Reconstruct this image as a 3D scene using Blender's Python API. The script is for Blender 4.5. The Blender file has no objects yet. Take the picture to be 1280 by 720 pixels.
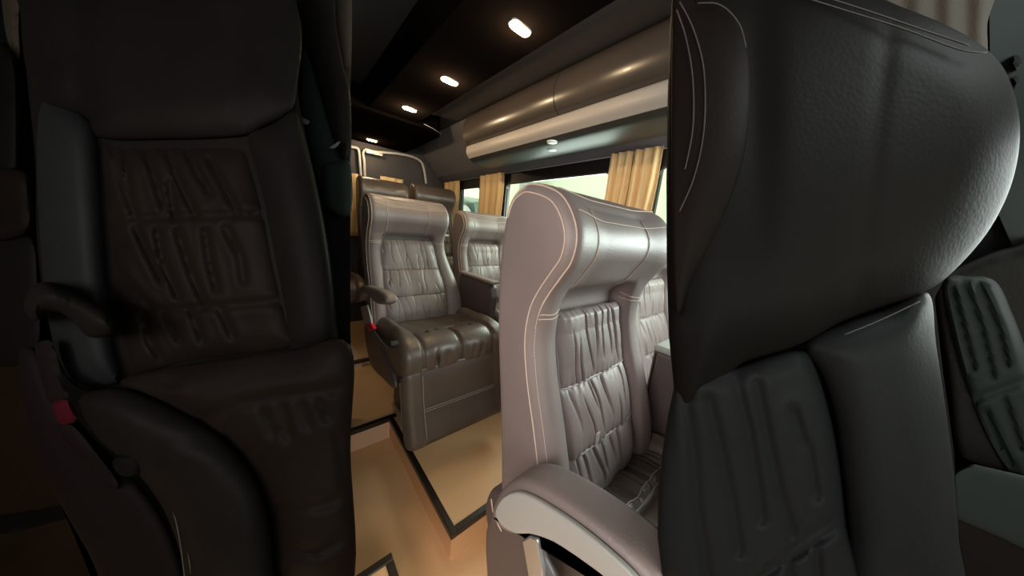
import bpy, bmesh, math, random
import numpy as np
from mathutils import Vector, Matrix
from mathutils.geometry import delaunay_2d_cdt
random.seed(4)
C = bpy.context.scene.collection
S = bpy.context.scene
# ------------------------------------------------------------------ camera
d1 = np.array([-293., -98., 0.]); d2 = np.array([400., -35., 0.])
FP = math.sqrt(-(d1[0]*d2[0] + d1[1]*d2[1])); d1[2] = FP; d2[2] = FP
_Y = d1/np.linalg.norm(d1); _X = d2/np.linalg.norm(d2)
_D = np.cross(d1, d2); _D /= np.linalg.norm(_D)
R = np.array([_X, _Y, -_D]); H = 1.15; CAM = np.array([0, 0, H])
cd = bpy.data.cameras.new('camera'); cam = bpy.data.objects.new('camera', cd); C.objects.link(cam)
cd.sensor_width = 36; cd.lens = FP*36/1280; cd.clip_start = .01
right = R@np.array([1, 0, 0]); up = R@np.array([0, -1, 0]); back = R@np.array([0, 0, -1])
cam.matrix_world = Matrix(((right[0], up[0], back[0], 0), (right[1], up[1], back[1], 0), (right[2], up[2], back[2], H), (0, 0, 0, 1)))
S.camera = cam
S.view_settings.view_transform = 'Standard'; S.view_settings.look = 'None'
S.view_settings.gamma = 1; S.view_settings.use_curve_mapping = False
S.view_settings.exposure = 0.0
# ------------------------------------------------------------------ world, lights
w = bpy.data.worlds.new('world'); S.world = w; w.use_nodes = True
w.node_tree.nodes['Background'].inputs[0].default_value = (.93, .96, .78, 1)
w.node_tree.nodes['Background'].inputs[1].default_value = 2.3
def area(name, loc, aim, sx, sy, energy, col):
    l = bpy.data.lights.new(name, 'AREA'); l.shape = 'RECTANGLE'; l.size = sx; l.size_y = sy; l.energy = energy; l.color = col
    o = bpy.data.objects.new(name, l); C.objects.link(o); o.location = loc
    o.rotation_euler = (Vector(aim)-Vector(loc)).to_track_quat('-Z', 'Y').to_euler(); return o
area('daylight_left_window', (-1.05, .0, 1.35), (.4, .5, .75), 1.3, .6, 17, (1, .86, .85))
area('front_top_fill', (.80, -.55, 1.86), (.60, .35, .80), .6, .3, 5, (.90, 1, .97))  # added fill light under the ceiling for the near seat back, no opening there
area('daylight_right_front_window', (1.56, -.28, 1.30), (.58, .30, .82), .9, .5, 25, (.90, 1, .98))
area('daylight_windshield', (-.15, -1.35, 1.35), (.45, .5, .75), 1.3, .8, 20, (.93, 1, .97))
area('daylight_right_window', (1.9, 1.4, 1.35), (.6, 1.3, .7), 1.0, .5, 24, (.90, 1, .93))
def spot(name, loc, energy, col, ang=150, blend=.6):
    l = bpy.data.lights.new(name, 'POINT'); l.energy = energy; l.color = col; l.shadow_soft_size = .02
    o = bpy.data.objects.new(name, l); C.objects.link(o); o.location = loc; return o
# ------------------------------------------------------------------ projection helpers: trace a pixel onto a real plane of the place
def ray(u, v): return R@np.array([u-640., v-360., FP])
def onx(u, v, x): r = ray(u, v); return CAM+r*(x/r[0])
def ony(u, v, y): r = ray(u, v); return CAM+r*(y/r[1])
def onz(u, v, z): r = ray(u, v); return CAM+r*((z-H)/r[2])
def ond(u, v, d): r = ray(u, v); return CAM+r*(d/FP)
# ------------------------------------------------------------------ materials
def srgb(c): return tuple(((x/255)/12.92 if x/255 <= .04045 else ((x/255+.055)/1.055)**2.4) for x in c)+(1,)
def mat(name, col, rough=.5, metal=0, bump=0, bscale=60, var=0, vscale=4, emit=None, coat=0, spec=.5, kind='noise', sheen=0):
    m = bpy.data.materials.new(name); m.use_nodes = True; nt = m.node_tree; b = nt.nodes['Principled BSDF']
    b.inputs['Base Color'].default_value = col; b.inputs['Roughness'].default_value = rough; b.inputs['Metallic'].default_value = metal
    b.inputs['Coat Weight'].default_value = coat; b.inputs['Specular IOR Level'].default_value = spec
    tc = nt.nodes.new('ShaderNodeTexCoord')
    if var:
        n = nt.nodes.new('ShaderNodeTexNoise'); n.inputs['Scale'].default_value = vscale; n.inputs['Detail'].default_value = 6
        nt.links.new(tc.outputs['Object'], n.inputs['Vector'])
        r = nt.nodes.new('ShaderNodeValToRGB')
        r.color_ramp.elements[0].position = .3; r.color_ramp.elements[1].position = .7
        r.color_ramp.elements[0].color = tuple(x*(1-var) for x in col[:3])+(1,)
        r.color_ramp.elements[1].color = tuple(min(1, x*(1+var)) for x in col[:3])+(1,)
        nt.links.new(n.outputs['Fac'], r.inputs['Fac']); nt.links.new(r.outputs['Color'], b.inputs['Base Color'])
    if bump:
        if kind == 'leather':
            n = nt.nodes.new('ShaderNodeTexVoronoi'); out = 'Distance'
        else:
            n = nt.nodes.new('ShaderNodeTexNoise'); out = 'Fac'
        n.inputs['Scale'].default_value = bscale
        nt.links.new(tc.outputs['Object'], n.inputs['Vector'])
        bp = nt.nodes.new('ShaderNodeBump'); bp.inputs['Strength'].default_value = bump; bp.inputs['Distance'].default_value = .002
        nt.links.new(n.outputs[out], bp.inputs['Height']); nt.links.new(bp.outputs['Normal'], b.inputs['Normal'])
    if emit:
        b.inputs['Emission Color'].default_value = emit[0]; b.inputs['Emission Strength'].default_value = emit[1]
    return m
M = {}
M['leather'] = mat('taupe_leather', (.195, .155, .145, 1), .47, bump=.12, bscale=260, var=.10, vscale=5, kind='leather', spec=.6)
M['leather_dark'] = mat('dark_brown_leather', (.095, .070, .056, 1), .38, bump=.12, bscale=260, var=.15, vscale=5, kind='leather', spec=.6)
M['leather_dimmed'] = mat('dimmed_brown_leather', (.0042, .0037, .0033, 1), .5, bump=.08, bscale=200, var=.15, vscale=6, kind='leather', spec=.02)  # seat leather for the flanking copies, dimness put into the color
M['leather_dimmed_warm'] = mat('dimmed_cocoa_leather', (.0055, .0039, .0032, 1), .5, bump=.08, bscale=200, var=.15, vscale=6, kind='leather', spec=.02)  # cushion leather of those copies, dimming painted into the base color
M['leather_dimmed_cool'] = mat('dimmed_gray_leather', (.0068, .0074, .0076, 1), .5, bump=.08, bscale=200, var=.12, vscale=6, kind='leather', spec=.03)  # paler leather parts, darkened in the color instead of by weak light
M['stitch'] = mat('cream_thread', (.55, .42, .34, 1), .7)
M['stitch_dimmed'] = mat('dimmed_cream_thread', (.017, .013, .011, 1), .7)  # the cream thread with dimness painted in
M['piping'] = mat('elastic_band', (.36, .32, .29, 1), .6, bump=.2, bscale=300)
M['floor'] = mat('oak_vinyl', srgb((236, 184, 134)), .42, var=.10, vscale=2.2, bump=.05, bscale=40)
M['strip'] = mat('dark_nosing', (.022, .015, .011, 1), .35)
M['riser'] = mat('oak_riser', srgb((232, 192, 162)), .5, var=.06, vscale=3)
M['ceil'] = mat('charcoal_headliner', (.011, .0125, .0135, 1), .8, bump=.1, bscale=400)
M['ceil_gray'] = mat('gray_headliner', (.06, .053, .056, 1), .75, bump=.1, bscale=400)
M['gloss'] = mat('black_gloss_panel', (.003, .0022, .002, 1), .95, spec=0)
M['bin'] = mat('dark_bronze_gloss', (.055, .044, .038, 1), .30, coat=.1, spec=.6)
M['under'] = mat('dark_satin_underside', (.030, .030, .026, 1), .48)
M['band'] = mat('satin_gray', (.36, .335, .315, 1), .45)
M['wall'] = mat('gray_wall_trim', (.12, .115, .135, 1), .7, bump=.1, bscale=300)
M['frame'] = mat('black_window_frame', (.012, .009, .009, 1), .4)
M['white'] = mat('white_metal', (.55, .53, .50, 1), .4)
M['chrome'] = mat('brushed_metal', (.50, .52, .53, 1), .30, metal=.8)
M['plastic'] = mat('plum_plastic', (.085, .065, .066, 1), .42)
M['plastic_black'] = mat('black_plastic', (.010, .009, .009, 1), .4)
M['tray'] = mat('pale_tray', (.34, .36, .34, 1), .35)
M['padside'] = mat('gray_armrest_side', (.34, .34, .32, 1), .40)
M['red'] = mat('red_buckle', (.75, .02, .045, 1), .35)
M['red_dim'] = mat('dimmed_red_buckle', (.022, .002, .004, 1), .6, spec=.03)  # same red buckle, darkened by color in place of dim light
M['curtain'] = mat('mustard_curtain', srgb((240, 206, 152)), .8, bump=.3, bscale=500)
M['curtain_dimmed'] = mat('dimmed_mustard_curtain', (.018, .010, .003, 1), .85, bump=.3, bscale=400)  # same mustard cloth, its dimness put into the color
M['lamp'] = mat('lamp_glow', (1, .9, .75, 1), .4, emit=((1, .80, .52, 1), 14))
M['readlamp'] = mat('reading_lamp', (.62, .66, .62, 1), .3)
M['trimline'] = mat('gray_piping', (.30, .30, .33, 1), .5)
M['outside'] = mat('pale_green_plaster', (.80, .86, .72, 1), .9, emit=None)
M['outgray'] = mat('outside_gray', (.40, .46, .44, 1), .6)
M['car'] = mat('teal_car_paint', (.10, .18, .15, 1), .3)
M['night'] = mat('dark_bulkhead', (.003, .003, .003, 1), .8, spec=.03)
M['green_dimmed'] = mat('dimmed_pale_green', (.006, .0085, .0075, 1), .55, spec=.03)  # pale green pane and seat faces, dimmed through the color
M['floor_dimmed'] = mat('dimmed_oak_vinyl', (.0095, .0058, .0030, 1), .7, var=.2, vscale=6, spec=.02)  # the oak floor again, dim light painted into its tone
M['plastic_dimmed'] = mat('dimmed_plum_plastic', (.0045, .0032, .0030, 1), .65, spec=.02)  # plum plastic of the seat side, color darkened to stand for dimness
M['matte_black'] = mat('matte_black_plastic', (.002, .002, .002, 1), .7, spec=.03)
M['adjuster_dimmed'] = mat('dimmed_white_plastic', (.035, .034, .032, 1), .6)  # white adjusters with the dimness put into their color
M['tray_dimmed'] = mat('dimmed_pale_tray', (.010, .0125, .0115, 1), .6, spec=.03)  # pale tray top, dimming carried by the color
g = bpy.data.materials.new('window_glass'); g.use_nodes = True
nt = g.node_tree; nt.nodes.clear(); o_ = nt.nodes.new('ShaderNodeOutputMaterial'); mx = nt.nodes.new('ShaderNodeMixShader'); tr = nt.nodes.new('ShaderNodeBsdfTransparent'); gl = nt.nodes.new('ShaderNodeBsdfGlossy')
tr.inputs[0].default_value = (.93, .97, .94, 1); gl.inputs['Roughness'].default_value = .03; mx.inputs[0].default_value = .06
nt.links.new(tr.outputs[0], mx.inputs[1]); nt.links.new(gl.outputs[0], mx.inputs[2]); nt.links.new(mx.outputs[0], o_.inputs[0]); M['glass'] = g
# ------------------------------------------------------------------ object helpers
def obj(name, verts, faces, m, parent=None, smooth=True, auto=None):
    me = bpy.data.meshes.new(name); me.from_pydata([tuple(map(float, v)) for v in verts], [], faces); me.validate()
    me.materials.append(M[m]); me.update()
    bm = bmesh.new(); bm.from_mesh(me); bmesh.ops.recalc_face_normals(bm, faces=bm.faces); bm.to_mesh(me); bm.free()
    if smooth:
        me.shade_smooth()
        if auto: me.set_sharp_from_angle(angle=math.radians(auto))
    o = bpy.data.objects.new(name, me); C.objects.link(o)
    if parent:
        o.parent = parent; o.matrix_parent_inverse = Matrix.Translation(parent.location).inverted()
    return o
def tag(o, label, cat, group=None):
    o['label'] = label; o['category'] = cat
    if group: o['group'] = group
    return o
def struct(o): o['kind'] = 'structure'; return o
def thing(name, loc, label, cat, group=None):
    o = bpy.data.objects.new(name, None); C.objects.link(o); o.location = loc; o.empty_display_size = .05
    return tag(o, label, cat, group)
def box_data(a, b):
    x0, y0, z0 = a; x1, y1, z1 = b
    v = [(x0,y0,z0),(x1,y0,z0),(x1,y1,z0),(x0,y1,z0),(x0,y0,z1),(x1,y0,z1),(x1,y1,z1),(x0,y1,z1)]
    f = [(0,3,2,1),(4,5,6,7),(0,1,5,4),(1,2,6,5),(2,3,7,6),(3,0,4,7)]
    return v, f
def box(name, a, b, m, parent=None, bev=.004):
    a2 = [min(p, q) for p, q in zip(a, b)]; b2 = [max(p, q) for p, q in zip(a, b)]
    v, f = box_data(a2, b2); o = obj(name, v, f, m, parent, smooth=False)
    if bev:
        md = o.modifiers.new('bevel', 'BEVEL'); md.width = bev; md.segments = 3
    return o
def boxes(name, lst, m, parent=None):
    V = []; F = []
    for a, b in lst:
        v, f = box_data(a, b); n = len(V); V += v; F += [tuple(i+n for i in q) for q in f]
    return obj(name, V, F, m, parent, smooth=False)
def catmull(pts, n=8, closed=True):
    P = [np.array(p, float) for p in pts]; out = []; L = len(P)
    rng = range(L) if closed else range(L-1)
    for i in rng:
        p0 = P[(i-1) % L] if closed or i > 0 else P[0]*2-P[1]
        p1 = P[i]; p2 = P[(i+1) % L]
        p3 = P[(i+2) % L] if closed or i+2 < L else P[-1]*2-P[-2]
        for k in range(n):
            t = k/n
            out.append(.5*((2*p1)+(-p0+p2)*t+(2*p0-5*p1+4*p2-p3)*t*t+(-p0+3*p1-3*p2+p3)*t**3))
    if not closed: out.append(P[-1])
    return out
def resample(pts, step, closed=True):
    P = pts+[pts[0]] if closed else pts
    out = []; acc = 0; nxt = 0
    for a, b in zip(P[:-1], P[1:]):
        L = np.linalg.norm(b-a)
        while nxt <= acc+L+1e-12:
            out.append(a+(b-a)*((nxt-acc)/max(L, 1e-9))); nxt += step
        acc += L
    if closed and np.linalg.norm(out[-1]-out[0]) < step*.5: out.pop()
    return out
def normals2(ring):
    n = len(ring); A = sum(ring[i][0]*ring[(i+1) % n][1]-ring[(i+1) % n][0]*ring[i][1] for i in range(n))
    s = 1 if A > 0 else -1; N = []
    for i in range(n):
        t = ring[(i+1) % n]-ring[i-1]; nn = np.array([t[1], -t[0]])*s; N.append(nn/(np.linalg.norm(nn)+1e-9))
    return N
def tube(name, pts, r, m, parent=None, n=6, closed=False, data=False):
    P = [np.array(p, float) for p in pts]; V = []; F = []; L = len(P)
    for i, p in enumerate(P):
        a = P[i-1] if (i > 0 or closed) else p; b = P[(i+1) % L] if (i < L-1 or closed) else p
        t = b-a; t /= np.linalg.norm(t)+1e-12
        u = np.cross(t, [0.13, .2, .97]); u /= np.linalg.norm(u)+1e-12; v = np.cross(t, u)
        for k in range(n):
            th = 2*math.pi*k/n; V.append(p+r*(math.cos(th)*u+math.sin(th)*v))
    for i in range(L if closed else L-1):
        for k in range(n):
            j = (i+1) % L
            F.append((i*n+k, i*n+(k+1) % n, j*n+(k+1) % n, j*n+k))
    if not closed:
        F.append(tuple(range(n))[::-1]); F.append(tuple((L-1)*n+k for k in range(n)))
    if data: return V, F
    return obj(name, V, F, m, parent)
def merge(parts):
    V = []; F = []
    for v, f in parts:
        n = len(V); V += list(v); F += [tuple(i+n for i in q) for q in f]
    return V, F
def sst(a, b, x):
    t = min(1, max(0, (x-a)/(b-a))); return t*t*(3-2*t)
# ---- a body lofted across x from a closed (y, z) side profile, ends rounded, front displaced by disp
def loft(name, prof, xl, xr, m, parent, r=.025, nx=44, disp=None, step=.009, xmap=None, smoothn=6):
    ring = resample(catmull(prof, smoothn), step); N = normals2(ring); n = len(ring)
    xs = []
    for k in range(7):
        a = math.pi/2*k/6; xs.append((xl+r*(1-math.cos(math.pi/2-a)) if 0 else xl+r*(1-math.cos(a)), r*(1-math.sin(a))))
    # station k=0 is the end face, inset r; last one full size
    left = [(xl+r*(1-math.cos(math.pi/2*k/6)), r*(1-math.sin(math.pi/2*k/6))) for k in range(7)]
    mid = [(xl+r+(xr-xl-2*r)*k/nx, 0) for k in range(1, nx)]
    rgt = [(xr-(x-xl), i) for x, i in left[::-1]]
    st = left+mid+rgt
    V = []; F = []
    for x, ins in st:
        for p, nn in zip(ring, N):
            q = p-nn*ins
            y, z = q
            if disp:
                d = disp((2*x-xl-xr)/(xr-xl), y, z, nn, x); y += nn[0]*d; z += nn[1]*d
            X = xmap(x, z) if xmap else x
            V.append((X, y, z))
    for i in range(len(st)-1):
        for k in range(n):
            F.append((i*n+k, i*n+(k+1) % n, (i+1)*n+(k+1) % n, (i+1)*n+k))
    F.append(tuple(range(n))); F.append(tuple((len(st)-1)*n+k for k in range(n)))
    return obj(name, V, F, m, parent)
# ---- a plate: side profile on planes of constant x, rounded
def plate(name, prof, x0, x1, m, parent, r=.008, smooth=True, step=.008):
    return loft(name, prof, x0, x1, m, parent, r=r, nx=4, step=step, smoothn=6 if smooth else 1)
# ------------------------------------------------------------------ THE SETTING
PL = .424; FL = -.13
def prism_floor(name, a, b, m): return struct(box(name, a, b, m, None, bev=0))
prism_floor('floor', (-1.1, -1.5, FL-.05), (1.62, 1.484, FL), 'floor')
struct(box('floor_step', (PL, .707, FL), (1.62, 3.3, 0), 'floor', None, 0))
struct(box('floor_step', (-1.1, -1.5, FL), (.222, .775, 0), 'floor', None, 0))
struct(box('floor_step', (-1.1, 1.484, FL-.05), (PL, 3.3, 0), 'riser', None, 0))
struct(box('floor_step', (-1.1, 1.50, 0), (PL, 2.19, .002), 'floor', None, 0))
struct(box('floor_step', (-1.1, 2.20, 0), (PL, 3.3, .055), 'riser', None, 0))
def strip(a, b, n): return struct(box('trim_%d' % n, a, b, 'strip', None, .003))
strip((PL-.004, .700, -.022), (PL+.022, 1.495, .006), 1)
strip((PL+.022, .700, -.022), (1.62, .726, .006), 2)
strip((-1.1, .752, -.02), (.226, .778, .006), 3)
strip((.200, -1.5, -.02), (.226, .752, .006), 4)
strip((-1.1, 1.478, -.02), (PL+.04, 1.506, .006), 5)
strip((-1.1, 2.19, .035), (PL+.15, 2.215, .062), 6)
# right wall with three openings
wl = [((1.6, -1.5, FL), (1.64, 3.32, 1.02)), ((1.6, -1.5, 1.565), (1.64, 3.32, 1.66)),
      ((1.6, 2.03, 1.02), (1.64, 2.47, 1.565)), ((1.6, .70, 1.02), (1.64, 1.0, 1.565)), ((1.6, 2.86, 1.02), (1.64, 3.32, 1.565)), ((1.6, -1.5, 1.02), (1.64, -.85, 1.565))]
struct(boxes('wall_right', wl, 'frame'))
struct(box('wall_right_lower', (1.575, -1.5, FL), (1.6, 3.3, 1.0), 'wall', None, .004))
def rounded_frame(name, y0, y1, z0, z1, rad, t, x0, x1, m):
    # outer rectangle with a rounded opening
    inner = []
    for cy, cz, a0 in ((y1-rad, z1-rad, 0), (y0+rad, z1-rad, 90), (y0+rad, z0+rad, 180), (y1-rad, z0+rad, 270)):
        for k in range(7): a = math.radians(a0+90*k/6); inner.append((cy+rad*math.cos(a), cz+rad*math.sin(a)))
    outer = []
    for i, (y, z) in enumerate(inner):
        q = i//7; k = i % 7
        oy = (y1+t, y0-t, y0-t, y1+t)[q]; oz = (z1+t, z1+t, z0-t, z0-t)[q]
        yy, zz = y, z
        if k < 3: (yy, zz) = (oy, z) if q in (0, 2) else (y, oz)
        elif k > 3: (yy, zz) = (y, oz) if q in (0, 2) else (oy, z)
        else: yy, zz = oy, oz
        outer.append((yy, zz))
    n = len(inner); V = [(x0, y, z) for y, z in inner]+[(x0, y, z) for y, z in outer]+[(x1, y, z) for y, z in inner]+[(x1, y, z) for y, z in outer]; F = []
    for i in range(n):
        j = (i+1) % n
        F += [(i, j, n+j, n+i), (2*n+i, 3*n+i, 3*n+j, 2*n+j), (i, 2*n+i, 2*n+j, j), (n+i, n+j, 3*n+j, 3*n+i)]
    return obj(name, V, F, m, None, smooth=False)
for i, (a, b) in enumerate([(2.47, 2.86), (1.0, 2.03), (-.85, .70)]):
    o = struct(rounded_frame('window_%d' % (i+1), a, b, 1.02, 1.555, .035, .012, 1.592, 1.612, 'frame'))
    p = box('pane', (1.606, a-.005, 1.015), (1.610, b+.005, 1.56), 'glass', o, 0)
# upper slanted wall and piping
def extrude_y(name, prof, y0, y1, m, parent=None, auto=35, smooth=True, n=6, closedsm=False):
    ring = [np.array(p, float) for p in prof] if not closedsm else catmull(prof, n)
    k = len(ring); V = [(p[0], y0, p[1]) for p in ring]+[(p[0], y1, p[1]) for p in ring]
    F = [(i, (i+1) % k, k+(i+1) % k, k+i) for i in range(k)]+[tuple(range(k))[::-1], tuple(range(k, 2*k))]
    return obj(name, V, F, m, parent, smooth, auto)
struct(extrude_y('wall_right_upper', [(1.598, 1.652), (1.585, 1.652), (1.50, 1.695), (1.475, 1.70), (1.475, 2.03), (1.64, 2.03), (1.64, 1.652)], -1.5, 2.085, 'wall', auto=20))
struct(extrude_y('wall_right_rear', [(1.598, 1.652), (1.585, 1.652), (1.50, 1.70), (1.42, 1.80), (1.33, 1.93), (1.25, 2.03), (1.64, 2.03), (1.64, 1.652)], 2.085, 3.3, 'wall', auto=20))
o = tube('trim_7', [(1.585, y, 1.648) for y in (-1.4, 0, 1.5, 3.29)], .0045, 'trimline'); struct(o)
struct(box('ceiling', (-1.1, -1.5, 2.03), (1.64, 3.32, 2.08), 'ceil', None, 0))
struct(extrude_y('ceiling_cove', [(.93, 2.03), (.885, 1.99), (.90, 1.985), (1.05, 2.0), (1.18, 2.012), (1.24, 2.03)], -1.5, 2.28, 'ceil_gray', auto=60))
struct(extrude_y('ceiling_panel', [(.523, 1.905), (.53, 1.9), (.87, 1.9), (.877, 1.905), (.90, 2.035), (.49, 2.035)], -1.5, 2.28, 'gloss', auto=30))
struct(box('wall_back', (-1.1, 3.3, FL), (1.64, 3.34, 2.06), 'ceil_gray', None, 0))
struct(boxes('wall_left', [((-1.14, -1.5, FL), (-1.1, 3.3, 1.0)), ((-1.14, -1.5, 1.7), (-1.1, 3.3, 2.06)), ((-1.14, .75, 1.0), (-1.1, 3.3, 1.7)), ((-1.14, -1.5, 1.0), (-1.1, -.6, 1.7))], 'ceil_gray'))
struct(boxes('wall_front', [((-1.1, -1.54, FL), (1.64, -1.5, 1.0)), ((-1.1, -1.54, 1.85), (1.64, -1.5, 2.06))], 'ceil_gray'))
# rear overhead unit
t = thing('rear_overhead_unit', (.8, 2.8, 2.03), 'black overhead unit with a rounded corner on the ceiling above the rear seats', 'overhead unit')
pr = [(.40, 2.3), (.95, 2.3), (1.06, 2.33), (1.12, 2.42), (1.12, 3.28), (.40, 3.28)]
pr = [np.array(p) for p in pr]; k = len(pr)
V = [(p[0], p[1], 1.885) for p in pr]+[(p[0]+.0, p[1]-.01, 2.029) for p in pr]
o = obj('housing', V, [tuple(range(k)), tuple(range(k, 2*k))]+[(i, (i+1) % k, k+(i+1) % k, k+i) for i in range(k)], 'gloss', t, False)
md = o.modifiers.new('bevel', 'BEVEL'); md.width = .012; md.segments = 3
tube('edge_trim', [ony(530, 155, 2.285), ony(540, 160, 2.29), onz(553, 168, 1.9)*.0+ony(551, 167, 2.33)], .0025, 'trimline', t)
# panelling on the back wall: white framed rear panels
def rail(lbl, px, y, r=.012):
    pts = resample(catmull([ony(u, v, y) for u, v in px], 8, False), .02, False)
    return tag(tube('panel_frame', pts, r, 'white'), lbl, 'frame', None)
rail('white metal frame around the wide dark rear panel, rounded at its right corner', [(456, 222), (455.5, 205), (455, 188), (470, 190), (495, 192), (515, 196), (526, 202), (530, 212), (533, 232)], 3.26, .014)
rail('white metal frame at the left edge of the rear wall behind the tall seat', [(430, 182), (438, 183.5), (447, 185.5), (449, 192), (450, 205), (451.5, 222)], 3.26, .014)
a = ony(457, 189, 3.24); b = ony(478, 193, 3.24)
tag(box('latch_plate', (a[0], 3.225, b[2]-.02), (b[0], 3.246, a[2]+.01), 'white', None, .005), 'small pale flat plate at the top of the rear panel under the ceiling lamp', 'plate')
# overhead bin
t = thing('overhead_bin', (1.3, 1.1, 1.9), 'long glossy dark overhead bin with a gray band along the right wall', 'overhead bin')
BY0, BY1 = -1.3, 2.07
body = catmull([(1.30, 2.025), (1.215, 2.012), (1.165, 1.96), (1.145, 1.88), (1.165, 1.815), (1.205, 1.785)], 6, False)
extrude_y('lid', [tuple(p) for p in body]+[(1.40, 1.80), (1.40, 2.025)], BY0, 1.12, 'bin', t)
extrude_y('lid', [tuple(p) for p in body]+[(1.40, 1.80), (1.40, 2.025)], 1.126, BY1, 'bin', t)
band = catmull([(1.20, 1.783), (1.188, 1.765), (1.19, 1.725), (1.215, 1.692)], 6, False)
extrude_y('band', [tuple(p) for p in band]+[(1.42, 1.70), (1.42, 1.783)], BY0, BY1, 'band', t)
under = catmull([(1.222, 1.690), (1.26, 1.668), (1.36, 1.66), (1.47, 1.672)], 6, False)
extrude_y('underside', [tuple(p) for p in under]+[(1.47, 1.70), (1.30, 1.70)], BY0, BY1, 'under', t)
def disc(name, c, rx, ry, m, parent=None, h=.006, n=24, nrm='z'):
    V = []; F = []
    for hh, s in ((0, 1), (-h*.7, .95), (-h, .7)):
        for k in range(n):
            a = 2*math.pi*k/n; V.append((c[0]+rx*s*math.cos(a), c[1]+ry*s*math.sin(a), c[2]+hh))
    for i in range(2):
        for k in range(n): F.append((i*n+k, i*n+(k+1) % n, (i+1)*n+(k+1) % n, (i+1)*n+k))
    F.append(tuple(range(n))); F.append(tuple(2*n+k for k in range(n)))
    return obj(name, V, F, m, parent, True, 40)
for px, lb in (((690, 178), 'small round white reading lamp under the bin, the upper of the pair'), ((690, 187.5), 'small round white reading lamp under the bin, the lower of the pair')):
    c = onz(*px, 1.662); tag(disc('reading_lamp', (c[0], c[1], 1.667), .030, .030, 'readlamp', h=.010), lb, 'lamp', 'reading lamps under the bin')
# ceiling lamps
lb = ['largest and nearest ceiling lamp, glowing warm white', 'glowing warm ceiling lamp, second in line from the front', 'glowing warm ceiling lamp, third in line from the front', 'smallest glowing ceiling lamp, farthest back above the rear panel']
for i, (px, z) in enumerate([((650, 35), 1.9), ((562, 101), 1.9), ((512, 136), 1.9), ((465, 175), 1.885)]):
    c = onz(*px, z-.003)
    t = thing('ceiling_lamp', (c[0], c[1], z), lb[i], 'lamp', 'row of ceiling lamps')
    sx, sy = .046, .021
    def ell(nm, a_, b_, h0, h1, m):
        n = 28; V = []; F = []
        for hh, s in ((h0, 1), (h1*.7+h0*.3, .96), (h1, .8)):
            for k in range(n):
                an = 2*math.pi*k/n; cx = math.copysign(abs(math.cos(an))**.6, math.cos(an)); cy = math.copysign(abs(math.sin(an))**.6, math.sin(an))
                V.append((c[0]+a_*s*cx, c[1]+b_*s*cy, z+hh))
        for q in range(2):
            for k in range(n): F.append((q*n+k, q*n+(k+1) % n, (q+1)*n+(k+1) % n, (q+1)*n+k))
        F.append(tuple(range(n))); F.append(tuple(2*n+k for k in range(n)))
        return obj(nm, V, F, m, t, True, 40)
    ell('rim', sx*1.12, sy*1.25, 0, -.005, 'bin'); ell('diffuser', sx, sy, -.004, -.012, 'lamp')
    spot('ceiling_lamp_light', (c[0], c[1], z-.06), [4.2, 5.5, 7, 2.8][i], (1, .72, .42), 165, .5)
# curtains
def curtain(lbl, y0, y1, z0, z1, folds, x=1.565, m='curtain', amp=.012, axis='x'):
    n = 90; V = []; F = []; nz = 14
    for j in range(nz+1):
        z = z1+(z0-z1)*j/nz
        for i in range(n+1):
            t_ = i/n; y = y0+(y1-y0)*t_
            d = amp*math.sin(t_*folds*2*math.pi+.5*math.sin(j*.5))*(.6+.4*math.sin(t_*9+1))*(1+.3*j/nz)
            yy = y+(.01*j/nz)*math.sin(t_*math.pi*2)
            V.append((x+d, yy, z) if axis == 'x' else (yy, x+d, z))
    for j in range(nz):
        for i in range(n):
            a = j*(n+1)+i; F.append((a, a+1, a+n+2, a+n+1))
    o = obj('curtain', V, F, m); md = o.modifiers.new('s', 'SOLIDIFY'); md.thickness = .002
    return tag(o, lbl, 'curtain', 'window curtains')
curtain('mustard curtain hanging between the bright window and the right edge, two gathered halves', .69, .843, .98, 1.655, 3, 1.56)
curtain('mustard curtain next to the big window, nearer half of the gathered pair', .85, .99, .98, 1.655, 3, 1.56)
curtain('mustard curtain between the small and the large right windows', 2.03, 2.42, .98, 1.655, 4, 1.56)
curtain('narrow mustard curtain in the right rear corner behind the dark rear seat', 2.83, 3.2, .98, 1.645, 3, 1.56)
curtain('narrow yellow curtain hanging on the rear wall left of the tall rear seat', .30, .66, .95, 1.575, 4, 3.284, axis='y')
curtain('strip of orange curtain visible between the two tall rear seats', .86, 1.10, .95, 1.60, 3, 3.284, axis='y')
# outside
struct(box('exterior_wall', (5.2, -4, -1), (5.3, 9, 4.5), 'outside', None, 0))
struct(box('exterior_ground', (1.9, -4, -1.05), (5.2, 9, -1), 'outgray', None, 0))
tag(box('concrete_column', (4.6, 4.95, -1), (4.9, 5.35, 4.4), 'outgray', None, .01), 'pale gray column outside the big window above the seat back', 'column')
t = thing('parked_van', (3.2, 4.9, -1), 'teal green vehicle parked outside the small rear window', 'vehicle')
plate('body', [(4.2, -.6), (4.2, .9), (4.7, 1.55), (5.0, 1.68), (6.6, 1.7), (6.7, -.6)], 3.0, 4.4, 'car', t, .05)
plate('side_window', [(4.65, 1.0), (4.95, 1.5), (5.3, 1.55), (5.3, 1.0)], 2.985, 3.02, 'outgray', t, .006)
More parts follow.
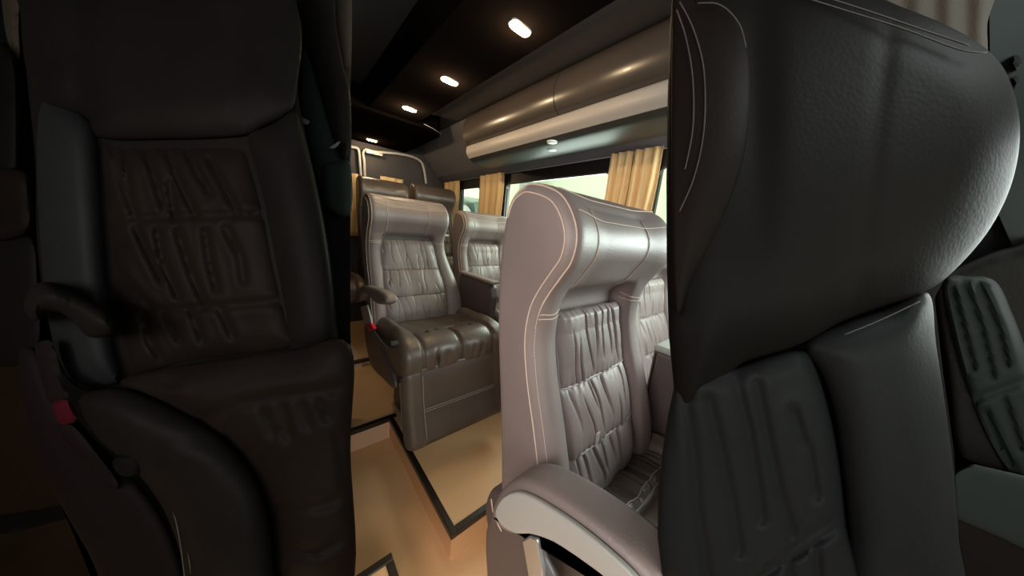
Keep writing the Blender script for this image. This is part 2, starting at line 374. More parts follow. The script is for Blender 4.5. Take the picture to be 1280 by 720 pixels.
# ------------------------------------------------------------------ SEATS
BACKP = [(.385, .42), (.405, .58), (.433, .76), (.466, .948), (.474, 1.11), (.458, 1.205), (.417, 1.241), (.372, 1.241), (.318, 1.222), (.284, 1.184), (.271, 1.145),
         (.276, 1.106), (.294, 1.076), (.320, 1.035), (.336, .997), (.339, .939), (.321, .862), (.290, .775), (.262, .69), (.240, .60), (.235, .50), (.26, .43), (.32, .40)]
def zfront(z):   # front line of the lower back (bolsters)
    zs = [.42, .50, .60, .69, .775, .862, .939, .997, 1.03]; ys = [.235, .235, .240, .262, .290, .321, .339, .340, .340]
    return float(np.interp(z, zs, ys))
def make_folds(seed, secs, n):
    rnd = random.Random(seed); L = []
    for (za, zb) in secs:
        for k in range(n):
            x0 = -1+2*(k+.5+rnd.uniform(-.35, .35))/n
            L.append((za, zb, x0, rnd.uniform(-.28, .05), rnd.uniform(.5, 1), rnd.uniform(.013, .026), rnd.choice([0, 0, 1]), rnd.uniform(.45, 1.2), rnd.uniform(0, 6)))
    return L
def fold_depth(L, s, z):
    d = 0
    for za, zb, x0, sl, a, wd, side, ln, ph in L:
        if not (zb <= z <= za): continue
        t = (za-z)/(za-zb)
        if side: tt = 1-t
        else: tt = t
        if tt > ln: continue
        xc = x0-sl*(t-.5)+.02*math.sin(t*7+ph)
        q = (s-xc)/wd/1.1
        if abs(q) < 3: d += a*math.exp(-q*q)*(1-(tt/ln)**2)*min(1, .35+t*6)*min(1, .35+(1-t)*6)
    return d
def gathered_panel(name, x0, x1, secs, m, parent, yfun, xmap=None, seed=1, nf=10, amp=.007, nx=110, nz=150, puff=.012, back=.02):
    L = make_folds(seed, secs, nf); zt = secs[0][0]; zb = secs[-1][1]
    V = []; F = []
    for j in range(nz+1):
        z = zt+(zb-zt)*j/nz
        sec = next((q for q in secs if q[1]-1e-9 <= z <= q[0]+1e-9), secs[-1]); t = (sec[0]-z)/(sec[0]-sec[1])
        pf = puff*(max(0, math.sin(math.pi*min(1, max(0, t))))**.45)
        for i in range(nx+1):
            s = -1+2*i/nx
            e = 1-abs(s)**8
            d = pf*e**.5-amp*fold_depth(L, s, z)*e
            d += .0016*math.sin(s*nf*5+2*math.sin(z*20))*math.exp(-min(t, 1-t)*12)*e+.002*math.sin(s*9+z*14)*e
            top = min(1, j/4, (nz-j)/4); d -= (1-top)*.012; d -= (1-e)*.012
            x = (x0+x1)/2+s*(x1-x0)/2; y = yfun(x, z)-d
            V.append((xmap(x, z) if xmap else x, y, z))
    for j in range(nz):
        for i in range(nx):
            a = j*(nx+1)+i; F.append((a, a+1, a+nx+2, a+nx+1))
    o = obj(name, V, F, m, parent); md = o.modifiers.new('s', 'SOLIDIFY'); md.thickness = back; md.offset = -1
    return o
def seat(label, xl, xr, dy, dz, detail=2, flare=(0, .0), group='leather captain seats', m='leather', name='captain_seat', base=True, stitch='stitch', legrest=True, dark=False, arm=True, armx=None, loc=None, zs=1.0, seed=1, csm=(), SECS=((.995, .835), (.835, .69), (.69, .55), (.55, .46))):
    root = thing(name, ((xl+xr)/2, dy+.3, loc if loc is not None else 0), label, 'seat', group)
    P = lambda pr: [(y+dy, z*zs+dz) for y, z in pr]
    cx = (xl+xr)/2; hw = (xr-xl)/2
    def xm(x, z):
        t = sst(1.05, .62, (z-dz)/zs)
        s = (x-cx)/hw
        return x+t*(flare[0] if s < 0 else flare[1])*abs(s)
    def bd(s, y, z, nn, x):
        if nn[0] >= -.15: return 0
        z_ = (z-dz)/zs; a = abs(s); fr = min(1, (-nn[0]-.15)*2.5)
        head = sst(.99, 1.05, z_)
        wing = -.020*(1-sst(.35, .95, a))
        low = -.045*(1-sst(.60, .70, a))+.010*math.exp(-((a-.82)/.12)**2)
        mid = math.exp(-((z_-1.0)/.018)**2)*-.006
        return fr*(wing*head+low*(1-head)*sst(.42, .5, z_))+mid*fr*(1-sst(.6, .9, a))
    loft('backrest', P(BACKP), xl, xr, m, root, r=.028, nx=64 if detail > 1 else 40, disp=bd, xmap=xm, step=.008)
    secs = SECS
    yf = lambda x, z: dy+zfront((z-dz)/zs)+.012
    gathered_panel('gathered_panel', cx-hw*.66, cx+hw*.62, [(a*zs+dz, b*zs+dz) for a, b in secs], m, root, yf, xm, seed=seed, nf=9, nx=120 if detail > 1 else 80, nz=170 if detail > 1 else 100, amp=.0125, puff=.015)
    if detail > 1:
        for zz in [q[1] for q in SECS[:3]]:
            pts = [(xm(cx+hw*.62*s, zz*zs+dz), yf(0, zz*zs+dz)+.0035*(abs(s)**6)*3-.001, zz*zs+dz) for s in np.linspace(-1, 1, 30)]
            tube('elastic_band', pts, .0035, 'piping', root, 6)
    if detail:
        ring = resample(catmull(P(BACKP), 6), .008); N = normals2(ring)
        def seamline(x, ins, sel, out=0.0):
            pts = [(xm(x, p[1]), (p-n*ins)[0], (p-n*ins)[1]) for p, n in zip(ring, N) if sel(p, n)]
            return pts
        # two seams running up the aisle side panel and over the headrest
        i0 = next(i for i, p in enumerate(ring) if (p[1]-dz)/zs > 1.18 and N[i][0] > 0)
        rr = ring[i0:]; NN = N[i0:]
        r = .028
        data = []
        for th, rad in ((.25, 1.0), (.95, 1.0)):
            xo = xl+r*(1-math.cos(th))-.0006; ins = r*(1-math.sin(th))-.0006
            pts = [(xm(xo, (p-n*ins)[1]), (p-n*ins)[0], (p-n*ins)[1]) for p, n in zip(rr, NN) if (p[1]-dz)/zs > .52 or n[0] < -.6]
            pts = [q for q in pts if (q[2]-dz)/zs > .47]
            data.append(tube('', pts, .0016 if detail > 1 else .0022, '', n=5, data=True))
        # seam along the top front edge, and two up the headrest face
        def surf(x, z, over=.0012):
            best = None; s = (x-cx)/hw
            # front intersection of profile at height z
            best = None
            for a, b, na in zip(ring, ring[1:]+ring[:1], N):
                if na[0] < -.1 and (a[1]-z)*(b[1]-z) <= 0 and abs(a[1]-b[1]) > 1e-9:
                    t_ = (z-a[1])/(b[1]-a[1]); y = a[0]+(b[0]-a[0])*t_
                    d = bd(s, y, z, na, x)+over
                    best = (xm(x, z), y+na[0]*d, z+na[1]*d)
            return best
        for xs_ in (cx-hw*.60, cx+hw*.44):
            pts = [surf(xs_+.0*z, z*zs+dz) for z in np.linspace(1.015, 1.215, 26)]
            data.append(tube('', [q for q in pts if q], .0010 if detail > 1 else .0014, '', n=5, data=True))
        for s0, s1 in ((-.97, -.66), (.64, .95)):
            for zq in (1.000, .990):
                pts = [surf(cx+hw*q, zq*zs+dz, .0008) for q in np.linspace(s0, s1, 12)]
                data.append(tube('', [q for q in pts if q], .0012, '', n=5, data=True))
        ti = [i for i, (p, n) in enumerate(zip(ring, N)) if n[1] > .55 and n[0] < -.3]
        if ti:
            for ii in (ti[0], ti[-1]):
                p, n = ring[ii], N[ii]
                pts = []
                for s in np.linspace(-.88, .90, 40):
                    d = bd(s, p[0], p[1], n, 0)+.0012; pts.append((cx+s*hw, p[0]+n[0]*d, p[1]+n[1]*d))
                data.append(tube('', pts, .0014, '', n=5, data=True))
        v, f = merge(data); obj('stitching', v, f, stitch, root)
    # cushion
    cl, cr = xl+.005, xr+flare[1]+.03
    ccx = (cl+cr)/2; chw = (cr-cl)/2
    CP = [(.24, .40), (.27, .47), (.26, .545), (.18, .575), (.06, .58), (-.06, .600), (-.135, .605), (-.19, .58), (-.215, .53), (-.205, .46), (-.15, .42), (0, .395), (.14, .39)]
    rnd = random.Random(seed+5); gl_ = [(rnd.uniform(-.62, .62), rnd.uniform(.015, .03), rnd.uniform(.5, 1)) for _ in range(15)]
    def cdp(s, y, z, nn, x):
        if nn[1] < .0 and nn[0] > -.5: return 0
        yy = y-dy; a = abs(s); d = 0
        d += .030*math.exp(-((a-.84)/.13)**2)*sst(-.16, .0, yy)
        d += -.012*(1-sst(.62, .72, a))
        for e in (.67,): d -= .010*math.exp(-((a-e)/.03)**2)
        d -= .010*math.exp(-((yy+.02)/.012)**2)*(a < .68)
        d -= .010*math.exp(-((yy+.02)/.012)**2)*(a >= .68)*.35
        for c_ in csm:
            d -= .012*math.exp(-((yy-c_+.008)/.010)**2)*(a < .66)
            if yy > c_ and a < .66:
                d += .012
                for g0, w0, a0 in gl_: d -= .010*a0*math.exp(-((s-g0)/w0/1.6)**2)
        if yy < -.02:
            d -= .011*math.exp(-(s/.03)**2)*sst(-.02, -.06, yy)*(a < .7)
            d += .014*(max(0, 1-((a-.33)/.33)**2)**.5 if a < .66 else 0)-.004*(a < .66)
            if a < .66:
                k = math.exp(-((yy+.045)/.03)**2)+1.0*math.exp(-((z-dz-.50)/.035)**2)
                for g0, w0, a0 in gl_: d -= .011*k*a0*math.exp(-((s-g0)/w0)**2)
        else:
            d += .004*math.sin(s*13+yy*30)*(a < .66)*.6
        return d
    loft('seat_cushion', P(CP), cl, cr, 'leather_dark' if not dark else m, root, r=.04, nx=110 if detail > 0 else 40, disp=cdp, step=.0065)
    if detail:
        cring = resample(catmull(P(CP), 6), .0065); cN = normals2(cring)
        for c_ in (-.012,)+tuple(csm):
            for off in ((.0, .009) if csm else (0,)):
                i_ = min((i for i in range(len(cring)) if cN[i][1] > .5), key=lambda i: abs(cring[i][0]-dy-c_-off))
                p_, n_ = cring[i_], cN[i_]; pts = []
                for q in np.linspace(-.64, .64, 40):
                    dd = cdp(q, p_[0], p_[1], n_, 0)+.001; pts.append((ccx+q*chw, p_[0]+n_[0]*dd, p_[1]+n_[1]*dd))
                tube('cushion_seam', pts, .0014, 'piping', root, 5)
    if legrest:
        LP = [(-.10, .43), (-.19, .475), (-.215, .44), (-.225, .35), (-.245, .26), (-.275, .17), (-.275, .135), (-.245, .115), (-.205, .14), (-.16, .27), (-.11, .38)]
        def ld(s, y, z, nn, x):
            if nn[0] > -.5: return 0
            a = abs(s); d = -.010*(1-sst(.66, .74, a))-.006*math.exp(-((a-.70)/.02)**2)
            return d
        loft('leg_rest', P(LP), cl, cr, 'leather_dark' if not dark else m, root, r=.045, nx=60, disp=ld, step=.008)
        if detail:
            fr = lambda z: float(np.interp(z, [.135, .17, .26, .35, .44], [-.277, -.277, -.247, -.227, -.217]))+dy
            data = [tube('', [(ccx-chw*.70, fr(z)-.001, z*zs+dz) for z in np.linspace(.17, .45, 14)], .0014, '', n=5, data=True),
                    tube('', [(x, fr(.29)+.006, .29*zs+dz) for x in np.linspace(ccx-chw*.69, ccx+chw*.69, 12)], .0013, '', n=5, data=True),
                    tube('', [(x, fr(.28)+.006, .28*zs+dz) for x in np.linspace(ccx-chw*.69, ccx+chw*.69, 12)], .0013, '', n=5, data=True),
                    tube('', [(cl+.012, fr(z)+.030, z*zs+dz) for z in np.linspace(.17, .45, 14)], .0013, '', n=5, data=True)]
            v, f = merge(data); obj('leg_rest_stitching', v, f, 'piping', root)
    if base:
        bl = xl+.015
        plate('side_shroud', P([(.42, .52), (.36, .56), (.30, .55), (.16, .50), (0, .46), (-.09, .43), (-.13, .38), (-.07, .35), (.04, .33), (.18, .30), (.32, .30), (.43, .42)]), bl-.02, bl+.025, 'plastic', root, .012)
        z0 = (FL if loc is None else loc)
        loft('pedestal', [(.16+dy, .30), (.15+dy, .12), (.12+dy, z0+.001), (.36+dy, z0+.001), (.34+dy, .2), (.33+dy, .40), (.16+dy, .40)], xl+.14, xr-.04, 'plastic', root, .02, nx=8)
    return root
GL = {}
# near seat
near = seat('largest leather seat in the middle foreground, cream stitched side panel and gathered silver-brown back', .36, .800, 0, 0, 2, (0, .03), seed=3, loc=FL, csm=(.165,), SECS=((.985, .818), (.818, .672), (.672, .535), (.535, .46)))
# far aisle seat
far = seat('brown leather seat facing front in the aisle middle with hanging leg rest and red buckle', .352, .800, 1.27, .035, 1, (.0, .10), seed=8, loc=0)
box('care_tag', (.530, .262, .680), (.545, .266, .708), 'piping', near, .001)
# window seats
wn = seat('partly hidden window seat at the right edge with gathered back, beside the console', 1.03, 1.48, .14, 0, 1, (0, 0), seed=12, loc=FL, legrest=False)
wf = seat('leather window seat with pale headrest behind the big foreground seat, facing front', 1.01, 1.45, 1.45, .02, 1, (0, 0), seed=21, loc=0, legrest=False)
# rear row
seat('tall dark seat with orange-lit top directly behind the middle aisle seat', .53, .935, 2.34, .25, 0, (0, 0), m='leather_dark', seed=31, loc=0, legrest=False, dark=True)
seat('tall black seat in the rear row beside the mustard corner curtain', .985, 1.42, 2.34, .27, 0, (0, .05), m='leather_dark', seed=41, loc=0, legrest=False, dark=True)
seat('low dark seat at the far left edge beneath the yellow rear curtain', .02, .46, 2.45, .08, 0, (0, 0), m='leather_dark', seed=51, loc=.055, legrest=False, dark=True)
# armrests (parts of their seats)
def armrest(root, px, x0, x1, m, sidem, dy=0):
    pr = [tuple(onx(u, v, x0)[1:]) for u, v in px]
    o = plate('armrest', pr, x0+.004, x1, m, root, r=.014, step=.006)
    return o
A = [(611, 648), (615, 628), (627, 610), (645, 601), (666, 606), (695, 624), (725, 646), (760, 675), (800, 712), (822, 745), (812, 790), (780, 752), (740, 718), (700, 690), (680, 679), (662, 673), (640, 674), (624, 666)]
armrest(near, A, .285, .358, 'leather', 'padside')
A2 = [(620, 640), (628, 623), (644, 615), (662, 619), (690, 635), (722, 657), (760, 688), (795, 722), (815, 755), (800, 768), (780, 740), (740, 708), (702, 682), (684, 673), (664, 667), (645, 666), (628, 656)]
plate('armrest_side_cap', [tuple(onx(u, v, .282)[1:]) for u, v in A2], .2795, .2885, 'padside', near, r=.003, step=.005)
plate('armrest_hub', [tuple(onx(u, v, .30)[1:]) for u, v in [(609, 650), (619, 633), (640, 645), (660, 675), (668, 705), (685, 760), (640, 790), (612, 760), (606, 705), (605, 672)]], .300, .335, 'plastic', near, r=.012)
tube('hub_piping', [onx(u, v, .300) for u, v in [(614, 624), (616, 638), (621, 652), (627, 664)]], .0016, 'stitch', near)
plate('arm_bracket', [tuple(onx(u, v, .284)[1:]) for u, v in [(653, 676), (662, 670), (672, 674), (674, 690), (678, 712), (680, 740), (664, 742), (658, 705)]], .283, .292, 'chrome', near, r=.003, smooth=False, step=.006)
AF = [(447, 372), (447, 363), (454, 357), (466, 360), (477, 365), (483, 371), (484, 378), (479, 381), (470, 379), (462, 371), (455, 368), (451, 376)]
plate('armrest', [tuple(onx(u, v, .325)[1:]) for u, v in AF], .318, .372, 'leather', far, r=.016)
plate('belt_stalk', [tuple(onx(u, v, .335)[1:]) for u, v in [(451, 384), (459, 381), (463, 396), (465, 406), (458, 409), (454, 398)]], .332, .342, 'band', far, r=.003, smooth=False)
plate('buckle', [tuple(onx(u, v, .33)[1:]) for u, v in [(458, 406), (464, 404), (468, 411), (462, 414.5)]], .326, .342, 'red', far, r=.003, smooth=False, step=.005)
plate('hinge_bar', [tuple(onx(u, v, .335)[1:]) for u, v in [(460, 415), (467, 413), (476, 426), (484, 436), (481, 438), (470, 428)]], .332, .342, 'plastic', far, r=.003, smooth=False)
c = onx(488, 431, .335)
V, F = tube('', [c, c+np.array([.012, 0, 0]), c+np.array([.03, 0, 0])], .016, '', n=14, data=True); obj('recline_knob', V, F, 'plastic_black', far, True, 40)
c = ony(573, 379, 1.60); tube('arm_pin', [c+np.array([0, 0, .045]), c, c-np.array([0, 0, .03])], .004, 'white', far)
# small pale adjusters on the rear seat side
tag(box('seat_adjuster', ony(555, 291, 2.35)-np.array([.012, .01, .012]), ony(559, 296, 2.35)+np.array([.012, .01, .004]), 'white', None, .003), 'small white adjuster right of the middle seat headrest', 'adjuster')
tag(box('seat_adjuster', ony(570, 302, 2.2)-np.array([.012, .01, .01]), ony(573, 305, 2.2)+np.array([.012, .01, .004]), 'white', None, .003), 'small white adjuster left of the pale window seat', 'adjuster')
# consoles
def console(lbl, x0, x1, y0, y1, zt, z0, body='plastic', top='leather'):
    t = thing('seat_console', ((x0+x1)/2, (y0+y1)/2, z0), lbl, 'console', 'consoles between the seats')
    pr = [(y1, z0+.001), (y1, zt-.02), (y0+.05, zt-.02), (y0+.01, zt-.04), (y0-.01, zt-.10), (y0+.02, zt-.35), (y0+.05, z0+.001)]
    plate('body', pr, x0+.006, x1-.006, body, t, r=.012, smooth=False, step=.01)
    b = box('top', (x0, y0, zt-.022), (x1, y1, zt), top, t, .009)
    return t
console('brown console with padded top between the middle aisle seat and the window seat', .942, 1.002, 1.27, 1.66, .845, 0, 'plastic', 'leather')
console('console with pale tray top at the right edge beside the foreground seat', .868, 1.02, -.15, .30, .845, FL, 'plastic', 'tray')

# ------------------------------------------------------------------ two flanking copies of the center seats, dimness painted in, each against its own bulkhead
DS = 1.0
def relief(name, px, d, m, parent=None, thick=.05, bulge=.02, rim=45, step=9, disp=None, smooth=True, straight=False):
    """a padded body: its outline traced on a plane of the place at distance d, swelling towards the middle, with a real back"""
    d *= DS; thick *= DS; bulge *= DS
    out = [np.array(p, float) for p in px] if straight else catmull(px, 6)
    out = resample(out, 6.5); n = len(out)
    P = np.array(out); Q = np.roll(P, -1, 0)
    def dist(p):
        e = Q-P; t = np.clip(((p-P)*e).sum(1)/((e*e).sum(1)+1e-9), 0, 1); return np.sqrt((((P+e*t[:, None])-p)**2).sum(1).min())
    def inside(p):
        c = False
        for a, b in zip(P, Q):
            if (a[1] > p[1]) != (b[1] > p[1]) and p[0] < (b[0]-a[0])*(p[1]-a[1])/(b[1]-a[1])+a[0]: c = not c
        return c
    pts = [Vector(p) for p in P]
    NN = normals2(out)
    if rim > 9:
        for off in (2.5, 6.5):
            for p_, n_ in zip(out, NN):
                q = p_-n_*off
                if inside(q) and dist(q) > off*.85: pts.append(Vector(q))
    for y in np.arange(P[:, 1].min()+step*.5, P[:, 1].max(), step):
        for k, x in enumerate(np.arange(P[:, 0].min()+step*.5, P[:, 0].max(), step)):
            q = np.array([x+(step*.5 if int(y/step) % 2 else 0), y])
            if inside(q) and dist(q) > (max(step*.55, 9.5) if rim > 9 else step*.55): pts.append(Vector(q))
    vs, es, fs, ov, oe, of = delaunay_2d_cdt(pts, [(i, (i+1) % n) for i in range(n)], [list(range(n))], 1, 1e-6)
    V = []; hs = []
    for v in vs:
        p = np.array(v); e = min(1, dist(p)/rim); h = bulge*max(0, 1-(1-e)**2)**.7
        if disp: h += DS*disp(p[0], p[1])*min(1, e*2)
        V.append(ond(p[0], p[1], d-h))
    nv = len(V); F = [tuple(f) for f in fs]
    cnt = {}
    for f in F:
        for a, b in zip(f, f[1:]+f[:1]):
            cnt.setdefault((min(a, b), max(a, b)), []).append((a, b))
    for v in vs: V.append(ond(v[0], v[1], d+thick))
    B = [tuple(i+nv for i in f[::-1]) for f in F]
    side = [(a, b, b+nv, a+nv) for k, l in cnt.items() if len(l) == 1 for a, b in l]
    return obj(name, V, F+B+side, m, parent, smooth, 50)
def valleys(L, w=4.5, a=.006):
    """folds: list of polylines (pixels of the traced outline), narrow creases"""
    segs = []
    for pl in L:
        for p, q in zip(pl, pl[1:]): segs.append((np.array(p, float), np.array(q, float)))
    A_ = np.array([x[0] for x in segs]); E_ = np.array([x[1]-x[0] for x in segs])
    def f(x, y):
        p = np.array([x, y]); t = np.clip(((p-A_)*E_).sum(1)/(E_*E_).sum(1), 0, 1)
        dd = np.sqrt(((A_+E_*t[:, None]-p)**2).sum(1).min()); return -a*math.exp(-(dd/w)**2)+a*.35*math.exp(-((dd-w*2.2)/(w*1.4))**2)
    return f
def seam(name, lines, d, r, m, parent):
    for l in lines: tube(name, resample([ond(u, v_, d*DS) for u, v_ in [tuple(q) for q in catmull(l, 6, False)]], .006, False), r*DS, m, parent, 5)
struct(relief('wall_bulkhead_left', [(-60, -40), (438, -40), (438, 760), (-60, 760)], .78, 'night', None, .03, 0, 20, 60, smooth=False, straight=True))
# --- left seat
LS = thing('captain_seat', ond(220, 740, .56), 'dim-painted brown seat filling the left of the picture, red buckle at its side', 'seat', None)
relief('backrest', [(34, -34), (200, -38), (350, -34), (372, 10), (378, 50), (372, 110), (380, 160), (398, 240), (413, 320), (420, 400), (412, 440), (300, 470), (170, 490), (90, 480), (60, 400), (46, 300), (44, 200), (34, 100), (28, 20)], .60, 'leather_dimmed', LS, .07, .02, 60)
relief('headrest', [(30, -34), (190, -38), (346, -34), (368, 0), (377, 50), (372, 100), (364, 138), (330, 158), (300, 170), (210, 174), (124, 172), (108, 146), (60, 132), (34, 90), (26, 20)], .575, 'leather_dimmed', LS, .04, .028, 55, disp=lambda x, y: -.005*sst(284, 300, x)-.006*math.exp(-((x-100)/18)**2))
relief('bolster', [(52, 130), (86, 132), (112, 150), (122, 175), (128, 260), (134, 340), (142, 420), (150, 475), (120, 480), (84, 470), (60, 400), (50, 300), (46, 200)], .585, 'leather_dimmed_cool', LS, .04, .034, 36)
relief('bolster', [(308, 168), (335, 156), (366, 136), (378, 160), (396, 236), (411, 320), (417, 390), (410, 428), (366, 440), (356, 390), (342, 320), (326, 240)], .585, 'leather_dimmed', LS, .04, .032, 34)
ls_folds = [[(142, 190), (150, 225), (168, 268)], [(156, 184), (158, 225), (163, 258)], [(180, 182), (192, 220), (206, 262)], [(208, 184), (222, 225), (244, 268)], [(232, 184), (246, 215), (262, 240)], [(262, 200), (280, 235), (296, 265)], [(212, 230), (218, 272)],
 [(170, 285), (186, 320), (202, 352)], [(196, 290), (204, 330), (222, 370)], [(222, 290), (238, 340), (256, 382)], [(256, 290), (262, 330), (270, 360)], [(282, 285), (300, 320), (304, 350)], [(140, 330), (165, 360), (186, 380)], [(150, 352), (172, 374)],
 [(178, 395), (186, 425), (200, 448)], [(206, 395), (224, 425)], [(240, 392), (252, 425)], [(276, 390), (290, 420)], [(150, 405), (160, 440)]]
band_ = [[(136, 274), (240, 270), (330, 268)], [(144, 387), (240, 386), (352, 376)]]
fa = valleys(ls_folds, 5, .0062); fb = valleys(band_, 5, .005)
relief('gathered_panel', [(122, 182), (160, 180), (240, 180), (302, 182), (318, 210), (334, 270), (348, 340), (362, 400), (368, 434), (300, 446), (230, 456), (160, 470), (146, 420), (138, 340), (130, 260)], .592, 'leather_dimmed_warm', LS, .03, .026, 30, step=3.6, disp=lambda x, y: fa(x, y)+fb(x, y))
relief('seat_cushion', [(150, 478), (220, 458), (300, 446), (370, 436), (438, 432), (438, 560), (438, 740), (340, 744), (336, 660), (310, 600), (270, 560), (200, 520)], .56, 'leather_dimmed_warm', LS, .12, .045, 60, step=5, disp=lambda x, y, q=valleys([[(250, 525), (300, 505), (360, 494), (438, 484)], [(340, 640), (400, 632), (438, 618)], [(345, 690), (400, 690), (438, 668)], [(425, 548), (432, 590), (438, 640)], [(290, 520), (282, 560), (300, 570)], [(330, 512), (340, 540)], [(352, 508), (360, 545)], [(376, 505), (384, 530)], [(400, 502), (408, 520)], [(182, 478), (215, 478)]], 7, .007): q(x, y))
relief('cushion_bolster', [(98, 500), (130, 486), (170, 490), (230, 516), (280, 548), (316, 592), (334, 640), (342, 700), (344, 750), (240, 750), (228, 700), (206, 640), (170, 590), (120, 545)], .53, 'leather_dimmed', LS, .12, .045, 55, disp=valleys([[(188, 570), (220, 552), (260, 550)]], 9, .003))
seam('stitching', [[(184, 575), (205, 610), (222, 660), (234, 745)], [(192, 570), (214, 610), (230, 660), (243, 745)]], .512, .0011, 'stitch_dimmed', LS)
relief('side_shroud', [(24, 440), (50, 440), (72, 490), (110, 540), (160, 590), (200, 640), (226, 700), (236, 760), (150, 760), (110, 690), (70, 620), (42, 560), (28, 500)], .57, 'plastic_dimmed', LS, .06, .02, 30)
relief('armrest', [(30, 385), (36, 362), (56, 352), (84, 362), (112, 374), (134, 386), (146, 402), (144, 416), (128, 422), (108, 420), (94, 404), (74, 390), (56, 392), (44, 402)], .50, 'leather_dimmed', LS, .07, .03, 20, step=6)
relief('belt_stalk', [(44, 432), (66, 428), (76, 470), (86, 498), (70, 505), (60, 500), (50, 465)], .535, 'plastic_dimmed', LS, .012, .004, 6, step=6)
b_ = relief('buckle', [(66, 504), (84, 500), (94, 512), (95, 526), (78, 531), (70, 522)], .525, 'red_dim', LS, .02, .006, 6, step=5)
relief('hinge_bar', [(70, 535), (92, 530), (126, 570), (150, 604), (138, 610), (104, 575)], .545, 'plastic_dimmed', LS, .02, .008, 10, step=6)
relief('recline_knob', [(140, 578), (152, 568), (170, 570), (178, 582), (170, 594), (150, 594)], .52, 'matte_black', LS, .03, .012, 12, step=5)
# --- things behind the left seat
tag(relief('curtain', [(416, -36), (438, -36), (438, 110), (430, 86), (420, 30)], .766, 'curtain_dimmed', None, .012, .006, 8, step=6), 'dim-painted mustard curtain strip right of the dim-painted left seat headrest', 'curtain')
tag(relief('curtain', [(2, -36), (24, -36), (23, 30), (24, 78), (12, 60), (4, 20)], .768, 'curtain_dimmed', None, .012, .006, 8, step=6), 'dim-painted mustard curtain strip in the upper left corner of the picture', 'curtain')
t = thing('passenger_seat', ond(405, 330, .70), 'dim-painted seat back partly hidden behind the right shoulder of the dim-painted left seat', 'seat')
relief('seat_back', [(378, -36), (414, -36), (420, 30), (430, 86), (438, 120), (438, 200), (424, 192), (408, 140), (392, 80), (380, 30)], .70, 'leather_dimmed', t, .04, .02, 20, step=8)
relief('seat_face', [(378, 60), (392, 90), (408, 145), (424, 195), (438, 215), (438, 262), (408, 262), (400, 235), (386, 175), (376, 120)], .72, 'green_dimmed', t, .03, .01, 16, step=8)
relief('seat_pad', [(404, 206), (420, 202), (438, 204), (438, 268), (412, 262), (404, 240)], .69, 'green_dimmed', t, .03, .014, 12, step=7)
tag(relief('seat_adjuster', [(376, 145), (388, 152), (386, 156), (374, 154)], .67, 'adjuster_dimmed', None, .01, .002, 4, 5, straight=True), 'small dim-painted white adjuster beside the right shoulder of the dim-painted left seat', 'adjuster')
tag(relief('seat_adjuster', [(411, 185), (426, 175), (424, 181), (414, 188)], .66, 'adjuster_dimmed', None, .01, .002, 4, 5, straight=True), 'small dim-painted white adjuster near the right end of the dark left bulkhead', 'adjuster')
t = thing('side_seat', ond(10, 480, .72), 'dim-painted seat at the left edge of the picture, mostly out of view', 'seat')
relief('seat_back', [(-20, 60), (10, 60), (24, 90), (26, 200), (22, 215), (-20, 215)], .74, 'leather_dimmed', t, .018, .02, 16)
relief('seat_cushion', [(-20, 218), (30, 214), (40, 240), (38, 290), (-20, 296)], .72, 'leather_dimmed_warm', t, .05, .02, 18)
relief('leg_rest', [(-20, 298), (38, 296), (48, 350), (46, 440), (-20, 446)], .73, 'leather_dimmed', t, .04, .01, 18)
struct(relief('floor_left', [(-40, 456), (24, 452), (30, 500), (46, 560), (80, 640), (130, 760), (-40, 760)], .75, 'floor_dimmed', None, .02, 0, 20, 40, straight=True, smooth=False))
struct(relief('trim_8', [(-40, 652), (40, 640), (78, 632), (82, 648), (40, 660), (-40, 676)], .74, 'matte_black', None, .012, .004, 6, 10, straight=True))
# --- right seat
DS = .7
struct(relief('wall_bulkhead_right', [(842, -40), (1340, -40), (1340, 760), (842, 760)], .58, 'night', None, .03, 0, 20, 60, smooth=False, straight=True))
RS = thing('captain_seat', ond(1020, 740, .30), 'dim-painted brown seat filling the right of the picture, seen close with gathered back', 'seat', None)
relief('backrest', [(842, -34), (1030, -34), (1130, 10), (1230, 60), (1262, 110), (1270, 180), (1240, 270), (1180, 350), (1168, 372), (1178, 460), (1192, 560), (1198, 650), (1200, 750), (842, 750)], .46, 'leather_dimmed', RS, .035, .0, 30, straight=True)
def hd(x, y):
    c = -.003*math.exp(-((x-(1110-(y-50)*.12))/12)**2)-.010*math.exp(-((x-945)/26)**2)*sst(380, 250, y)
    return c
relief('headrest', [(842, -30), (900, -34), (1024, -34), (1100, -2), (1180, 30), (1234, 62), (1262, 100), (1275, 160), (1266, 225), (1238, 285), (1196, 335), (1158, 364), (1100, 384), (1052, 402), (1000, 430), (930, 452), (842, 482)], .43, 'leather_dimmed', RS, .04, .035, 70, disp=hd)
relief('wing', [(842, -34), (868, 4), (900, 6), (925, 30), (936, 80), (936, 150), (925, 215), (895, 290), (865, 345), (842, 372)], .385, 'leather_dimmed_warm', RS, .03, .014, 40)
relief('gathered_panel', [(842, 486), (920, 460), (998, 438), (1020, 462), (1040, 530), (1052, 600), (1058, 660), (1072, 750), (842, 750)], .435, 'leather_dimmed_cool', RS, .03, .022, 34, step=4,
  disp=valleys([[(856, 490), (866, 560), (872, 640), (884, 720)], [(886, 500), (900, 560), (915, 630), (924, 690)], [(918, 468), (936, 540), (946, 600), (952, 650)], [(946, 480), (962, 560), (975, 620), (992, 672)], [(992, 515), (1006, 560)], [(860, 480), (862, 500)], [(1010, 560), (1020, 620)], [(960, 708), (1010, 672), (1056, 642)], [(950, 722), (1010, 684), (1058, 652)], [(1020, 690), (1024, 740)], [(985, 705), (990, 740)]], 6.5, .0055))
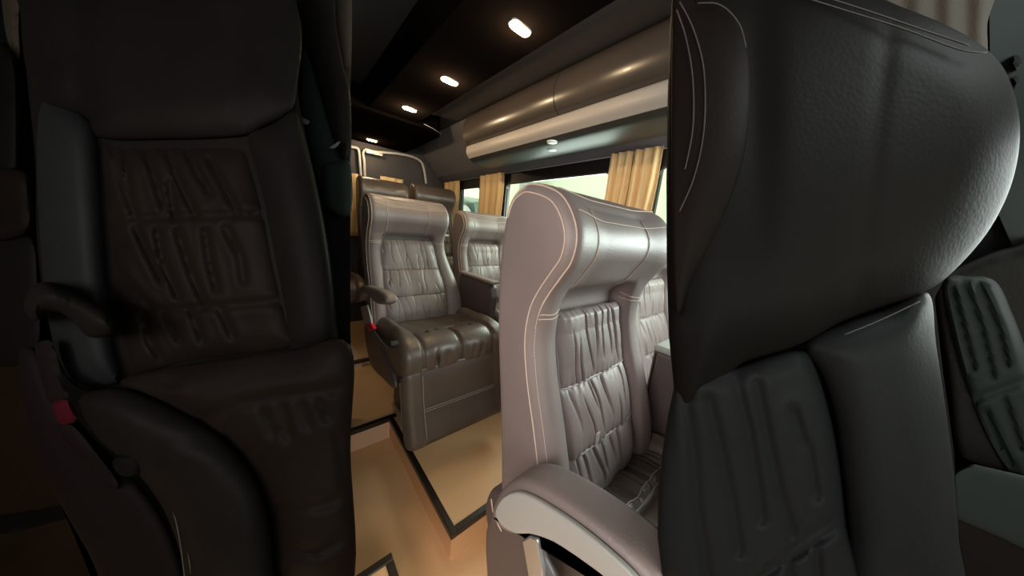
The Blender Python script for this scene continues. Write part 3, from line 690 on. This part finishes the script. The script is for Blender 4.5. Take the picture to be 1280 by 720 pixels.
relief('bolster', [(1008, 430), (1056, 404), (1110, 386), (1160, 366), (1170, 430), (1182, 510), (1192, 590), (1198, 670), (1198, 750), (1076, 750), (1062, 660), (1054, 590), (1044, 520), (1028, 468)], .435, 'leather_dimmed_cool', RS, .04, .035, 60)
seam('stitching', [[(850, 2), (868, 40), (880, 90), (880, 160), (868, 220), (846, 272)], [(846, 12), (858, 50), (866, 100), (866, 160), (856, 214)], [(872, 4), (900, 6), (924, 30), (934, 66)]], .3695, .0010, 'stitch_dimmed', RS)
seam('stitching', [[(990, -8), (1060, 14), (1130, 36), (1200, 62), (1238, 66)], [(1010, -10), (1080, 12), (1150, 36), (1215, 58)], [(1056, 418), (1100, 400), (1155, 374)]], .3965, .0010, 'stitch_dimmed', RS)
# --- things behind the right seat
tag(relief('curtain', [(1040, -36), (1232, -36), (1234, 30), (1226, 84), (1150, 60), (1060, 30)], .56, 'curtain_dimmed', None, .012, .008, 14, step=6, disp=lambda x, y: .004*math.sin(x*.16)), 'dim-painted mustard curtain above the dim-painted right seat headrest', 'curtain')
o = struct(relief('window_4', [(1236, -36), (1330, -36), (1330, 330), (1276, 330), (1240, 250)], .565, 'green_dimmed', None, .01, 0, 10, 30, straight=True, smooth=False))
for v0, lb in ((78, 'small black round knob on the dim-painted pale green pane at the right edge, the upper one'), (102, 'small black round knob on the dim-painted pale green pane at the right edge, the lower one')):
    tag(relief('knob', [(1270+8*math.cos(a)*(1 if v0 < 90 else .7), v0+10*math.sin(a)*(1 if v0 < 90 else .8)) for a in np.linspace(0, 2*math.pi, 9)[:-1]], .555, 'matte_black', None, .008, .006, 6, 4), lb, 'knob', 'knobs on the green pane')
t = thing('side_seat', ond(1240, 600, .37), 'dim-painted gathered seat back at the right edge beside the dim-painted right seat', 'seat')
relief('backrest', [(1168, 352), (1190, 336), (1260, 310), (1320, 320), (1320, 620), (1278, 600), (1225, 580), (1196, 560), (1184, 470)], .535, 'leather_dimmed', t, .03, .012, 20)
relief('gathered_panel', [(1178, 350), (1205, 344), (1244, 350), (1266, 390), (1284, 440), (1300, 520), (1310, 600), (1270, 596), (1240, 560), (1210, 490), (1190, 420)], .525, 'green_dimmed', t, .03, .012, 20, step=4,
  disp=valleys([[(1190, 362), (1205, 420), (1216, 460)], [(1206, 356), (1225, 410), (1240, 470)], [(1225, 358), (1246, 410), (1258, 455)], [(1215, 500), (1250, 488), (1292, 472)], [(1232, 515), (1252, 560), (1268, 590)], [(1255, 500), (1275, 560)]], 5, .005))
t = thing('seat_console', ond(1240, 740, .35), 'dim-painted console with a green tray top in the lower right corner', 'console')
relief('body', [(1188, 640), (1240, 660), (1320, 692), (1320, 760), (1202, 760), (1196, 700)], .51, 'plastic_dimmed', t, .010, .008, 12, straight=True)
relief('top', [(1184, 606), (1196, 588), (1216, 580), (1320, 604), (1320, 706), (1250, 672), (1190, 646)], .50, 'tray_dimmed', t, .012, .006, 10, straight=True)
